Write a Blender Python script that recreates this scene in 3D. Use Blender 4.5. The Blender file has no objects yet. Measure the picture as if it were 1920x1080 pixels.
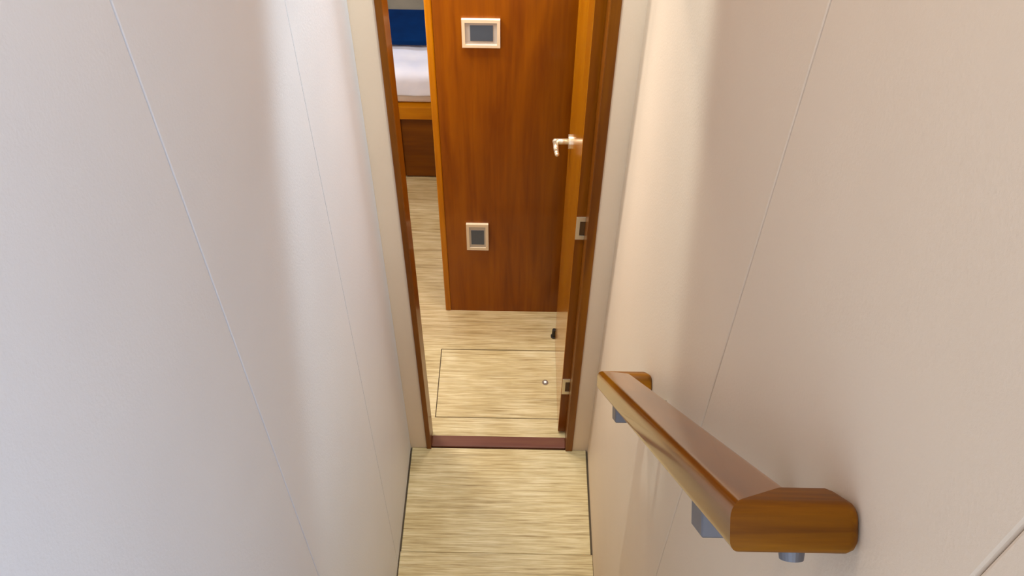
import bpy, bmesh, math, random
from mathutils import Vector, Matrix
random.seed(4)
S = bpy.context.scene
COL = S.collection

# ------------------------------------------------------------------ camera
cam_d = bpy.data.cameras.new('camera'); cam = bpy.data.objects.new('camera', cam_d); COL.objects.link(cam)
F_PX = 1612.3
cam_d.sensor_fit = 'HORIZONTAL'; cam_d.sensor_width = 36.0; cam_d.lens = F_PX / 1920 * 36.0
cam_d.clip_start = 0.02; cam_d.clip_end = 60
right = Vector((0.9998413, 0.0155724, 0.0086574))
down = Vector((0.0173133, -0.7344259, -0.678468))
right.normalize(); down = (down - right * down.dot(right)).normalized()
fwd = right.cross(-down) * -1.0
if fwd.y < 0: fwd = -fwd
M3 = Matrix((right, -down, -fwd)).transposed()
cam.matrix_world = Matrix.Translation((0, 0, 2.5)) @ M3.to_4x4()
S.camera = cam

# ------------------------------------------------------------------ world, lights, exposure
w = bpy.data.worlds.new('daylight'); S.world = w; w.use_nodes = True
bg = w.node_tree.nodes['Background']; bg.inputs[0].default_value = (0.70, 0.83, 1.0, 1); bg.inputs[1].default_value = 2.5
S.view_settings.view_transform = 'Standard'; S.view_settings.look = 'None'
S.view_settings.exposure = 0.0; S.view_settings.gamma = 1.0; S.view_settings.use_curve_mapping = False

XL, XR, YB = -0.344, 0.251, 1.570      # passage walls and door bulkhead
ZC = 3.10                               # stairwell ceiling
CX = (XL + XR) / 2

def area(name, loc, size, power, col, rot=(0, 0, 0)):
    d = bpy.data.lights.new(name, 'AREA'); d.shape = 'DISK'; d.size = size; d.energy = power; d.color = col
    o = bpy.data.objects.new(name, d); o.location = loc; o.rotation_euler = rot; COL.objects.link(o); return o
def spot(name, loc, power, ang, blend, col, rot=(0, 0, 0), r=0.03):
    d = bpy.data.lights.new(name, 'SPOT'); d.energy = power; d.spot_size = math.radians(ang); d.spot_blend = blend
    d.color = col; d.shadow_soft_size = r
    o = bpy.data.objects.new(name, d); o.location = loc; o.rotation_euler = rot; COL.objects.link(o); return o
WARM = (1.0, 0.96, 0.88)
spot('downlight_beam', (CX+0.025, 1.29, 3.06), 130, 41, 0.4, (0.83, 0.98, 1.0))
area('stair_fill_light', (CX, 0.70, 3.04), 0.24, 3.6, (1.0, 0.87, 0.72))  # unseen lamp, added over the stairs to brighten the walls
area('cabin_fill_light', (-0.60, 2.02, 2.01), 0.30, 18, WARM)  # unseen, added to lift the cabin floor and wood panel
area('cabin_fill_light_door', (-0.06, 2.00, 2.01), 0.20, 8, WARM)  # added out of view to brighten the floor inside the doorway
area('berth_fill_light', (-0.60, 3.35, 2.01), 0.16, 7, (0.84, 0.92, 1.0))  # unseen cool source added to light the bedding

# ------------------------------------------------------------------ helpers
def lin(c):
    return tuple(((v/255)/12.92 if v/255 <= 0.04045 else ((v/255+0.055)/1.055)**2.4) for v in c) + (1,)
def nt(name):
    m = bpy.data.materials.new(name); m.use_nodes = True
    n = m.node_tree; b = n.nodes['Principled BSDF']; return m, n, b
def plain(name, c, rough=0.5, metal=0.0, coat=0.0):
    m, n, b = nt(name); b.inputs['Base Color'].default_value = lin(c)
    b.inputs['Roughness'].default_value = rough; b.inputs['Metallic'].default_value = metal
    b.inputs['Coat Weight'].default_value = coat; return m
def ramp(n, fac, stops):
    r = n.nodes.new('ShaderNodeValToRGB'); e = r.color_ramp.elements
    while len(e) < len(stops): e.new(0.5)
    for k, (p, c) in enumerate(stops): e[k].position = p; e[k].color = lin(c)
    n.links.new(fac, r.inputs[0]); return r.outputs[0]
def tex(n, scale, nscale, detail=4, rough=0.55, dist=0.0, coord='Object'):
    tc = n.nodes.new('ShaderNodeTexCoord'); mp = n.nodes.new('ShaderNodeMapping'); mp.inputs['Scale'].default_value = scale
    ns = n.nodes.new('ShaderNodeTexNoise'); ns.inputs['Scale'].default_value = nscale; ns.inputs['Detail'].default_value = detail
    ns.inputs['Roughness'].default_value = rough; ns.inputs['Distortion'].default_value = dist
    n.links.new(tc.outputs[coord], mp.inputs[0]); n.links.new(mp.outputs[0], ns.inputs['Vector']); return ns.outputs['Fac']
def mixc(n, a, b, fac, mode='MIX'):
    m = n.nodes.new('ShaderNodeMix'); m.data_type = 'RGBA'; m.blend_type = mode
    if isinstance(fac, float): m.inputs[0].default_value = fac
    else: n.links.new(fac, m.inputs[0])
    n.links.new(a, m.inputs[6]); n.links.new(b, m.inputs[7]); return m.outputs[2]
def bump(n, b, h, strength, dist):
    bp = n.nodes.new('ShaderNodeBump'); bp.inputs['Strength'].default_value = strength; bp.inputs['Distance'].default_value = dist
    n.links.new(h, bp.inputs['Height']); n.links.new(bp.outputs[0], b.inputs['Normal'])
def wood(name, axis, dark, mid, light, rough=0.32, coat=0.16, scale=1.0):
    m, n, b = nt(name)
    s = [26*scale]*3; s['XYZ'.index(axis)] = 1.3*scale
    s2 = [6*scale]*3; s2['XYZ'.index(axis)] = 0.9*scale
    g = ramp(n, tex(n, s, 1.6, 5, 0.6, 0.4), [(0.28, dark), (0.5, mid), (0.74, light)])
    g2 = ramp(n, tex(n, s2, 1.3, 3, 0.5, 1.6), [(0.32, dark), (0.52, mid), (0.7, light)])
    n.links.new(mixc(n, g, g2, 0.5), b.inputs['Base Color'])
    b.inputs['Roughness'].default_value = rough; b.inputs['Coat Weight'].default_value = coat; b.inputs['Coat Roughness'].default_value = 0.12
    b.inputs['Specular IOR Level'].default_value = 0.18
    return m
WD = dict(dark=(108, 49, 0), mid=(137, 72, 0), light=(158, 90, 0))
M = {}
for a in 'XYZ': M['wood'+a] = wood('teak_grain_' + a.lower(), a, **WD)
GD = dict(dark=(150, 84, 0), mid=(182, 112, 0), light=(200, 132, 4))
M['jamb'] = wood('jamb_teak', 'Z', (92, 44, 0), (118, 64, 0), (140, 82, 0))
for a in 'XYZ': M['gold'+a] = wood('golden_teak_' + a.lower(), a, **GD)
M['rail'] = wood('varnished_rail', 'X', (86, 42, 0), (122, 68, 0), (152, 94, 0), rough=0.22, coat=0.6, scale=2.2)
M['leaf'] = wood('door_leaf_varnish', 'Z', rough=0.26, coat=0.75, **GD)
M['sill'] = wood('threshold_wood', 'X', (82, 44, 34), (104, 60, 46), (116, 76, 50), rough=0.45, coat=0.1)
M['drawer'] = wood('drawer_front', 'X', (88, 42, 0), (110, 58, 0), (128, 72, 0))
def wallmat(name, c1, c2):
    m, n, b = nt(name)
    big = tex(n, (1, 1, 1), 2.2, 3)
    n.links.new(ramp(n, big, [(0.3, c1), (0.7, c2)]), b.inputs['Base Color'])
    b.inputs['Roughness'].default_value = 0.48; b.inputs['Specular IOR Level'].default_value = 0.4
    fine = tex(n, (1, 1, 1), 260, 3, 0.6)
    bump(n, b, fine, 0.25, 0.0012); return m
M['wall'] = wallmat('vinyl_panel_cool_light', (220, 225, 238), (226, 231, 243))  # white wall with the blue of the daylight mixed into its colour
M['wall_r'] = wallmat('vinyl_panel_warm_light', (226, 205, 181), (232, 211, 187))  # same white vinyl, warm lamp and bounce light tinted into the colour
M['seam'] = plain('panel_joint', (200, 190, 180), 0.7)
M['ceil'] = plain('white_ceiling', (236, 232, 224), 0.6)
M['gap'] = plain('dark_floor_gap', (84, 66, 44), 0.8)
def floormat(name, a, bcol, c, d):
    m, n, b = nt(name)
    st = tex(n, (1.3, 30, 30), 3.2, 4, 0.62, 0.25)
    st2 = tex(n, (2.6, 85, 85), 3.0, 4, 0.65, 0.3)
    blot = tex(n, (1, 1, 1), 5.5, 3, 0.5)
    c1 = ramp(n, st, [(0.30, a), (0.45, bcol), (0.58, c), (0.72, d)])
    c2 = ramp(n, st2, [(0.34, a), (0.47, bcol), (0.62, d)])
    x = mixc(n, c1, c2, 0.5)
    bl = ramp(n, blot, [(0.35, (236, 226, 202)), (0.65, (255, 252, 246))])
    x = mixc(n, x, bl, 0.75, 'MULTIPLY')
    n.links.new(x, b.inputs['Base Color'])
    b.inputs['Roughness'].default_value = 0.5; b.inputs['Specular IOR Level'].default_value = 0.3
    bump(n, b, st, 0.12, 0.002); return m
M['floor'] = floormat('streaked_vinyl_floor', (138, 114, 74), (188, 166, 122), (210, 190, 148), (225, 210, 176))
M['steel'] = plain('satin_steel', (205, 200, 190), 0.28, 1.0)
M['brass'] = plain('pale_nickel', (226, 214, 188), 0.3, 0.75)
M['bracket'] = plain('grey_bracket_metal', (120, 118, 122), 0.45, 0.5)
M['plate'] = plain('cream_plate', (226, 208, 178), 0.4)
M['bezel'] = plain('silver_bezel', (190, 184, 178), 0.4, 0.2)
M['screen'] = plain('dark_slate_plastic', (72, 82, 96), 0.35)
M['black'] = plain('black_rubber', (34, 26, 16), 0.6)
M['hole'] = plain('hinge_recess', (84, 54, 22), 0.5)
M['white'] = plain('white_plastic', (238, 236, 230), 0.4)
def fabric(name, c1, c2, sc):
    m, n, b = nt(name)
    n.links.new(ramp(n, tex(n, (1, 1, 1), sc, 4), [(0.3, c1), (0.7, c2)]), b.inputs['Base Color'])
    b.inputs['Roughness'].default_value = 0.9; b.inputs['Specular IOR Level'].default_value = 0.1; bump(n, b, tex(n, (1, 1, 1), 400, 2), 0.2, 0.001); return m
M['duvet'] = fabric('white_cotton', (216, 220, 238), (232, 232, 242), 9)
M['sheet'] = fabric('white_sheet', (240, 236, 232), (246, 243, 240), 6)
M['navy'] = fabric('navy_wool', (0, 34, 80), (0, 44, 96), 14)
M['taupe'] = fabric('taupe_coverlet', (124, 118, 104), (140, 132, 116), 8)
ml, nl, bl_ = nt('lamp_diffuser'); bl_.inputs['Emission Color'].default_value = (1, 0.92, 0.8, 1); bl_.inputs['Emission Strength'].default_value = 3
M['lamp'] = ml

def tag(o, label=None, cat=None, group=None, kind=None):
    if label: o['label'] = label
    if cat: o['category'] = cat
    if group: o['group'] = group
    if kind: o['kind'] = kind
    return o
def obj(name, bm, mat, parent=None, smooth=False):
    me = bpy.data.meshes.new(name); bm.to_mesh(me); bm.free()
    if mat: me.materials.append(M[mat])
    if smooth:
        for p in me.polygons: p.use_smooth = True
    o = bpy.data.objects.new(name, me); COL.objects.link(o)
    if parent: o.parent = parent
    return o
def empty(name, loc=(0, 0, 0)):
    o = bpy.data.objects.new(name, None); o.empty_display_size = 0.05; o.location = loc; COL.objects.link(o); return o
def bxm(bm, x0, x1, y0, y1, z0, z1, bev=0.0, seg=1):
    t = bmesh.new(); bmesh.ops.create_cube(t, size=1)
    for v in t.verts:
        v.co = Vector((x0 + (v.co.x+.5)*(x1-x0), y0 + (v.co.y+.5)*(y1-y0), z0 + (v.co.z+.5)*(z1-z0)))
    if bev: bmesh.ops.bevel(t, geom=t.edges[:], offset=bev, segments=seg, affect='EDGES', profile=0.5)
    me = bpy.data.meshes.new('t'); t.to_mesh(me); t.free(); bm.from_mesh(me); bpy.data.meshes.remove(me)
def box(name, b, mat, parent=None, bev=0.0, seg=1, smooth=False):
    """box given in parent-local coordinates (x0,x1,y0,y1,z0,z1)"""
    bm = bmesh.new(); bxm(bm, *b, bev=bev, seg=seg); return obj(name, bm, mat, parent, smooth)
def rod(bm, p, q, r, n=16, r2=None):
    p, q = Vector(p), Vector(q); d = q-p
    t = bmesh.new(); bmesh.ops.create_cone(t, cap_ends=True, segments=n, radius1=r, radius2=r if r2 is None else r2, depth=d.length)
    mt = Matrix.Translation((p+q)/2) @ d.to_track_quat('Z', 'Y').to_matrix().to_4x4()
    t.transform(mt); me = bpy.data.meshes.new('t'); t.to_mesh(me); t.free(); bm.from_mesh(me); bpy.data.meshes.remove(me)

# ------------------------------------------------------------------ setting: stairwell and passage
def st(o, label, cat): return tag(o, label, cat, kind='structure')
T = 0.012; GAP = 0.0012
YBACK = -1.3
wl = st(box('wall_left', (XL-0.06, XL-T, YBACK, YB, -0.02, ZC), 'seam'), 'white vinyl panelled side wall of the stairwell without a handrail', 'wall')
for a, b in ((YBACK, 0.19), (0.19, 0.662), (0.662, 1.155), (1.155, YB)):
    box('wall_panel', (XL-T, XL, a+GAP/2, b-GAP/2, 0, ZC), 'wall', wl, bev=0.0019, seg=2)
wr = st(box('wall_right', (XR+T, XR+0.06, -0.12, YB, -0.02, ZC), 'seam'), 'white vinyl panelled side wall with warm light in its colour, carrying the handrail', 'wall')
for a, b in ((-0.12, 0.2045), (0.2045, 0.648), (0.648, YB)):
    box('wall_panel', (XR, XR+T, a+GAP/2, b-GAP/2, 0, ZC), 'wall_r', wr, bev=0.0026, seg=2)

JL, JR = -0.290, 0.200            # outer edges of the door frame
JLi, JRi = -0.2745, 0.177          # clear opening
DH = 1.93
bm = bmesh.new()
bxm(bm, XL-0.06, JL, YB, YB+0.05, -0.02, ZC); bxm(bm, JR, 0.42, YB, YB+0.05, -0.02, ZC); bxm(bm, JL, JR, YB, YB+0.05, DH+0.02, ZC)
bxm(bm, -1.45, XL-0.06, YB, YB+0.05, -0.02, 2.1)
st(obj('wall_end', bm, 'wall_r'), 'white bulkhead strips, tinted for warm light, framing the wooden doorway at the passage end', 'wall')
st(box('ceiling', (XL-0.06, XR+0.06, YBACK, YB+0.05, ZC, ZC+0.05), 'ceil'), 'white stairwell ceiling above the passage', 'ceiling')

sub = st(box('floor', (XL-0.012, XR+0.012, -0.10, YB+0.046, -0.05, -0.008), 'gap'), 'streaked beige passage floor in front of the threshold', 'floor')
box('floor_panel', (XL+0.005, XR-0.0055, 1.197, YB-0.0005, -0.008, 0.0), 'floor', sub, bev=0.001)
box('floor_panel', (XL+0.003, XR-0.0005, 0.82, 1.1964, -0.008, 0.0), 'floor', sub, bev=0.001)

# door frame: jambs, head, stop strips
fr = st(empty('trim_1', (0, YB, 0)), 'varnished wooden door frame around the cabin doorway', 'door frame')
FD = 0.064
box('jamb', (JL, JLi, -0.006, FD, 0, DH), 'jamb', fr, bev=0.0015)
box('jamb', (JRi, JR, -0.006, FD, 0, DH), 'jamb', fr, bev=0.0015)
box('door_head', (JL, JR, -0.006, FD, DH, DH+0.022), 'woodX', fr, bev=0.0015)
st(box('trim_2', (JLi, JRi, YB+0.003, YB+0.046, -0.03, 0.006), 'sill', bev=0.003, seg=2), 'reddish brown wooden threshold strip across the doorway', 'threshold')

# ------------------------------------------------------------------ setting: cabin
CZ = 2.05; CLX, CRX, CBY = -1.40, 0.42, 4.35
cf = st(box('floor_cabin', (CLX, CRX, YB+0.046, CBY, -0.05, -0.008), 'gap'), 'streaked beige cabin floor beyond the threshold', 'floor')
HX0, HX1, HY0, HY1 = -0.270, 0.235, 1.694, 1.993
for r in ((CLX, HX0-0.002, YB+0.047, CBY), (HX0-0.002, HX1+0.002, YB+0.047, HY0-0.002), (HX0-0.002, HX1+0.002, HY1+0.0035, CBY), (HX1+0.002, CRX, YB+0.047, CBY)):
    box('floor_panel', (r[0], r[1], r[2], r[3], -0.008, 0.0), 'floor', cf)
st(box('ceiling_cabin', (CLX, CRX, YB+0.05, CBY, CZ, CZ+0.05), 'ceil'), 'white cabin ceiling beyond the doorway', 'ceiling')
st(box('wall_cabin_left', (CLX-0.05, CLX, YB+0.05, CBY, -0.02, CZ), 'wall'), 'white outer cabin wall beside the berth', 'wall')
st(box('wall_cabin_back', (CLX, CRX, CBY, CBY+0.05, -0.02, CZ), 'wall'), 'white cabin wall beyond the berth', 'wall')
st(box('wall_cabin_right', (CRX, CRX+0.05, YB+0.05, CBY, -0.02, CZ), 'woodZ'), 'wooden cabin wall behind the open door', 'wall')
PY = 2.187; PX = -0.268
wi = st(empty('wall_inner', (0, PY, 0)), 'tall varnished wooden locker bulkhead facing the doorway', 'wall')
box('veneer_panel', (PX+0.0215, CRX, 0.0, 0.03, 0.0, CZ), 'woodZ', wi)
box('corner_post', (PX, PX+0.021, -0.0025, 0.03, 0.0, CZ), 'goldZ', wi, bev=0.004, seg=2)
box('side_panel', (PX+0.002, PX+0.03, 0.03, CBY-PY, 0.0, CZ), 'woodZ', wi)

# floor hatch
h = tag(empty('floor_hatch', (HX0, HY0, 0)), 'square floor hatch lid let flush into the cabin floor', 'hatch')
box('lid', (0.001, HX1-HX0, 0.001, HY1-HY0, -0.008, 0.0005), 'floor', h, bev=0.0008)
bm = bmesh.new(); rod(bm, (0.382, 0.154, 0.0), (0.382, 0.154, 0.003), 0.011, 20); pl_ = obj('pull', bm, 'steel', h)
bm = bmesh.new(); rod(bm, (0.382, 0.155, 0.003), (0.382, 0.155, 0.0045), 0.005, 14); obj('pull_knob', bm, 'white', pl_)

# ------------------------------------------------------------------ door leaf (hinged on the handrail side, standing open)
LT = 0.030; LW = 0.405
d = tag(empty('door_1', (0.1825, YB+0.068, 0)), 'varnished wooden cabin door standing open with its edge to the passage', 'door', kind='structure')
d.rotation_euler = (0, 0, math.radians(0.4))
box('leaf', (-LT, 0.0, 0.0, LW, 0.010, DH-0.006), 'leaf', d, bev=0.0015)
box('hinge_edge', (-LT+0.001, -0.001, -0.0015, 0.0, 0.012, DH-0.008), 'woodZ', d)
for z in (0.231, 0.924, 1.62):
    hg = empty('hinge', (0, 0, z)); hg.parent = d
    bm = bmesh.new()
    for q in ((-0.0285, 0.006, 0, 0.014), (-0.0285, 0.006, 0.064, 0.078), (-0.0285, -0.019, 0.014, 0.064)): bxm(bm, q[0], q[1], -0.0045, -0.001, q[2], q[3])
    obj('hinge_plate', bm, 'brass', hg)
    box('hinge_knuckle', (-0.018, 0.002, -0.004, -0.001, 0.016, 0.062), 'hole', hg)
hd = empty('door_handle', (-LT, 0.332, 0.986)); hd.parent = d
bm = bmesh.new(); rod(bm, (0, 0, 0), (-0.007, 0, 0), 0.021, 24); obj('rose', bm, 'brass', hd)
bm = bmesh.new(); rod(bm, (-0.006, 0, 0), (-0.044, 0, 0), 0.0085, 16); 
bmesh.ops.create_uvsphere(bm, u_segments=14, v_segments=8, radius=0.0088, matrix=Matrix.Translation((-0.044, 0, 0)))
rod(bm, (-0.044, 0, 0), (-0.043, -0.04, -0.001), 0.0078, 16, 0.0068); rod(bm, (-0.043, -0.04, -0.001), (-0.041, -0.055, -0.003), 0.0068, 16, 0.006)
bmesh.ops.create_uvsphere(bm, u_segments=14, v_segments=8, radius=0.0064, matrix=Matrix.Translation((-0.041, -0.055, -0.003)))
obj('lever', bm, 'brass', hd, True)
ds = tag(empty('door_stop', (0.147, 2.064, 0)), 'small black rubber door stop on the cabin floor', 'door stop')
bm = bmesh.new(); rod(bm, (0, 0, 0), (0, 0, 0.006), 0.012, 18); obj('base', bm, 'black', ds)
bm = bmesh.new(); rod(bm, (0, 0, 0.006), (0, 0, 0.040), 0.0085, 16, 0.0075); obj('buffer', bm, 'black', ds)

# ------------------------------------------------------------------ plates on the locker bulkhead
t = tag(empty('control_panel', (-0.1105, PY, 1.199)), 'wide cream control plate with dark screen on the wooden bulkhead', 'control panel')
bm = bmesh.new()
W, H = 0.0545, 0.044
for q in ((-W, W, H-0.009, H), (-W, W, -H, -H+0.009), (-W, -W+0.009, -H+0.009, H-0.009), (W-0.009, W, -H+0.009, H-0.009)): bxm(bm, q[0], q[1], -0.010, 0, q[2], q[3])
obj('frame', bm, 'plate', t)
box('bezel', (-W+0.009, W-0.009, -0.006, 0, -H+0.009, H-0.009), 'bezel', t)
box('screen', (-0.031, 0.034, -0.0075, -0.006, -0.024, 0.026), 'screen', t, bev=0.0006)
t = tag(empty('wall_socket', (-0.137, PY, 0.400)), 'tall cream socket plate with square dark insert near the floor', 'socket')
W, H = 0.0385, 0.062
bm = bmesh.new()
for q in ((-W, W, H-0.012, H), (-W, W, -H, -H+0.012), (-W, -W+0.010, -H+0.012, H-0.012), (W-0.010, W, -H+0.012, H-0.012)): bxm(bm, q[0], q[1], -0.010, 0, q[2], q[3])
obj('frame', bm, 'plate', t)
box('bezel', (-W+0.010, W-0.010, -0.006, 0, -H+0.012, H-0.012), 'bezel', t)
box('insert', (-0.022, 0.023, -0.008, -0.006, -0.036, 0.032), 'screen', t, bev=0.0008)

# ------------------------------------------------------------------ berth
BY = 2.955; BX0, BX1 = -1.38, PX-0.006
b = tag(empty('berth', ((BX0+BX1)/2, BY, 0)), 'wooden berth base with raised rail and dark recessed front', 'bed')
hw = (BX1-BX0)/2
def bl(x): return x - (BX0+BX1)/2
box('base', (-hw, hw, 0.03, CBY-BY-0.02, 0.0, 0.40), 'drawer', b)
box('top_rail', (-hw, hw, -0.012, 0.030, 0.337, 0.400), 'goldX', b, bev=0.004, seg=2)
box('stile', (bl(-0.545), bl(-0.503), -0.004, 0.03, 0.0, 0.335), 'goldZ', b, bev=0.002)
for x0, x1 in ((BX0+0.02, -0.550), (-0.497, BX1-0.004)):
    box('drawer_front', (bl(x0), bl(x1), 0.016, 0.03, 0.012, 0.325), 'drawer', b, bev=0.002)
mt = box('mattress', (BX0, BX1, BY+0.012, CBY-0.02, 0.4005, 0.515), 'sheet', None, bev=0.02, seg=3, smooth=True)
tag(mt, 'white sheeted mattress lying on the wooden berth base', 'mattress')
def cloth(name, x0, x1, y0, y1, ztop, drop, th, mat, amp, seed, nx=44, ny=40, fold=0.0):
    """soft slab lying on the mattress; optional front drop at y0"""
    from mathutils import noise
    bm = bmesh.new(); L = y1-y0; tot = L+drop; rows = []
    for j in range(ny+1):
        s = tot*j/ny; row = []
        for i in range(nx+1):
            x = x0+(x1-x0)*i/nx
            nz = noise.noise(Vector((x*5, s*7, seed)))*amp + noise.noise(Vector((x*16, s*14, seed+3)))*amp*0.4
            if drop:
                hem = 0.014*noise.noise(Vector((x*7, 1.7, seed)))
                ss = s*(1 + hem/tot)
                if ss < drop: p = (x, y0-0.004+nz*0.7-0.5*nz*nz, ztop-0.012-(drop-ss))
                else:
                    k = ss-drop; rr = 0.03
                    p = (x, y0+min(k, L), ztop - (0.012*(1-min(k/rr, 1))**2) + nz)
            else: p = (x, y0+s, ztop+nz)
            row.append(bm.verts.new(p))
        rows.append(row)
    for j in range(ny):
        for i in range(nx): bm.faces.new((rows[j][i], rows[j][i+1], rows[j+1][i+1], rows[j+1][i]))
    o = obj(name, bm, mat, None, True)
    so = o.modifiers.new('thick', 'SOLIDIFY'); so.thickness = th; so.offset = 0
    su = o.modifiers.new('sub', 'SUBSURF'); su.levels = 1; su.render_levels = 1
    return o
tag(cloth('duvet', BX0+0.01, BX1-0.002, BY-0.004, BY+0.41, 0.552, 0.085, 0.022, 'duvet', 0.013, 2.0), 'rumpled white duvet at the edge of the berth', 'duvet')
tag(box('blanket', (BX0+0.02, BX1-0.003, 3.12, 3.37, 0.5775, 0.602), 'navy', None, bev=0.007, seg=3, smooth=True), 'folded navy blue blanket laid across the white duvet', 'blanket')
tag(box('coverlet', (BX0+0.02, BX1-0.003, 3.385, CBY-0.05, 0.517, 0.575), 'taupe', None, bev=0.015, seg=3, smooth=True), 'grey brown coverlet behind the navy blanket', 'coverlet')

# ------------------------------------------------------------------ handrail
RN = Vector((0, 0.2925, 1.934)); RF = Vector((0, 0.970, 1.198))     # wall ends of the rail (section centres)
dv = (RF-RN); LEN = dv.length; dv.normalize()
nv = Vector((0, -dv.z, dv.y))
if nv.z < 0: nv = -nv
hr = tag(empty('handrail', (XR, RN.y, RN.z)), 'varnished wooden handrail sloping down the white wall with returned ends', 'handrail')
# local frame of the rail: x along the rail (down the slope), y from the wall outwards (-X), z = nv
loc = Matrix((dv, Vector((-1, 0, 0)), nv)).transposed()
if loc.determinant() < 0: loc = Matrix((dv, Vector((-1, 0, 0)), -nv)).transposed(); 
hr.matrix_world = Matrix.Translation((XR, RN.y, RN.z)) @ loc.to_4x4()
ZS = 1.0 if (loc @ Vector((0, 0, 1))).z > 0 else -1.0
SW, SH, SR = 0.060, 0.038, 0.011        # width, height, corner radius
OUT = 0.0950                             # wall to outer face
def section():
    pts = []
    for cx, cy, a0 in ((1, 1, 0), (-1, 1, 90), (-1, -1, 180), (1, -1, 270)):
        for k in range(7):
            a = math.radians(a0 + 15*k)
            pts.append((cx*(SW/2-SR) + SR*math.cos(a), cy*(SH/2-SR) + SR*math.sin(a)))
    return pts
def sweep(name, P, Q, mp, mq, mat, round_end=None):
    """bar from P to Q in the rail plane; mp/mq = slope of the mitre cut at each end (0 = square)"""
    P, Q = Vector(P), Vector(Q); dd = (Q-P).normalized(); nn = Vector((-dd.y, dd.x)); L = (Q-P).length
    bm = bmesh.new(); rings = []
    stations = [(0.0, 0.0, 1), (L, 0.0, 1)]
    if round_end == 'P': stations = [(r0, ins, 0) for r0, ins in ((0.0, .008), (.0015, .0045), (.004, .0018), (.009, 0.0))] + [(L, 0, 1)]
    for k, (s, ins, _) in enumerate(stations):
        ring = []
        for a, c in section():
            aa = a*(1-ins/(SW/2)); cc = c*(1-ins/(SH/2))
            sh = (mp*aa if k == 0 else 0) + (mq*aa if k == len(stations)-1 else 0)
            p = P + dd*(s+sh) + nn*aa
            ring.append(bm.verts.new((p.x, p.y, cc)))
        rings.append(ring)
    n = len(rings[0])
    for k in range(len(rings)-1):
        for i in range(n): bm.faces.new((rings[k][i], rings[k][(i+1) % n], rings[k+1][(i+1) % n], rings[k+1][i]))
    bm.faces.new(list(reversed(rings[0]))); bm.faces.new(rings[-1])
    bmesh.ops.recalc_face_normals(bm, faces=bm.faces)
    o = obj(name, bm, mat, hr, True)
    o.data.set_sharp_from_angle(angle=math.radians(32))
    return o
yc = OUT - SW/2; x0 = SW/2; x1 = LEN - SW/2
M['rail_return'] = wood('varnished_rail_return', 'Y', (70, 34, 0), (116, 66, 0), (160, 102, 0), rough=0.5, coat=0.0, scale=2.2)
sweep('grip', (x0, yc), (x1, yc), -1, 1, 'rail')
sweep('wall_return', (x0, 0.0005), (x0, yc), 0, 1, 'rail_return', 'P')
sweep('wall_return', (x1, 0.0005), (x1, yc), 0, -1, 'rail_return', 'P')
for s in (0.155, 0.800):
    br = empty('bracket', (s, 0, 0)); br.parent = hr
    zb = -ZS*(SH/2)
    def bb(x_0, x_1, y_0, y_1, za, zc): return (x_0, x_1, y_0, y_1, min(za*ZS, zc*ZS), max(za*ZS, zc*ZS))
    box('saddle', bb(-0.022, 0.022, 0.040, 0.086, -SH/2-0.026, -SH/2), 'bracket', br, bev=0.0015)
    box('arm', bb(-0.009, 0.009, 0.004, 0.050, -SH/2-0.020, -SH/2-0.008), 'bracket', br, bev=0.0015)
    bm = bmesh.new(); rod(bm, (0, 0.0002, -ZS*(SH/2+0.014)), (0, 0.006, -ZS*(SH/2+0.014)), 0.024, 28); obj('wall_rose', bm, 'steel', br)
bm = bmesh.new(); rod(bm, (x0+0.004, 0.040, -ZS*SH/2), (x0+0.004, 0.040, -ZS*(SH/2+0.012)), 0.0105, 24, 0.009); obj('fixing_cap', bm, 'bracket', hr)

# ------------------------------------------------------------------ stairs under the viewpoint
for k in range(5):
    y1 = 1.00-0.2*k; z1 = 0.225*(k+1)
    s = tag(empty('stair_step', ((XL+XR)/2, y1-0.1, z1-0.225)), 'streaked beige stair step, number %s above the passage floor' % ('one', 'two', 'three', 'four', 'five')[k], 'stair step', 'stair steps down to the passage')
    box('riser', (XL-CX+0.002, XR-CX-0.002, -0.10, 0.085, 0.0 if k else 0.001, 0.195), 'wall_r', s)
    box('tread', (XL-CX+0.002, XR-CX-0.002, -0.10, 0.10, 0.195, 0.225), 'floor', s, bev=0.004, seg=2)
st(box('floor_landing', (XL, 1.2, YBACK, 0.0, 1.05, 1.125), 'floor'), 'streaked beige upper landing at the stair head', 'floor')

# ------------------------------------------------------------------ lamps (all but the passage downlight are added to light the scene)
def downlight(x, y, z, r, label):
    t = tag(empty('ceiling_lamp', (x, y, z)), label, 'lamp')
    bm = bmesh.new(); rod(bm, (0, 0, -0.012), (0, 0, 0), r*1.22, 32); obj('trim_ring', bm, 'steel', t)
    bm = bmesh.new(); rod(bm, (0, 0, -0.016), (0, 0, -0.012), r, 32); obj('diffuser', bm, 'lamp', t)
downlight(CX, 1.28, ZC, 0.03, 'small round recessed downlight over the passage')
downlight(CX, 0.70, ZC, 0.12, 'large round fill lamp added over the stairs')
downlight(-0.60, 2.02, CZ, 0.08, 'round fill lamp added in the cabin beside the locker')
downlight(-0.06, 2.00, CZ, 0.08, 'round fill lamp added just inside the cabin door')
downlight(-0.60, 3.35, CZ, 0.08, 'round fill lamp added above the berth')
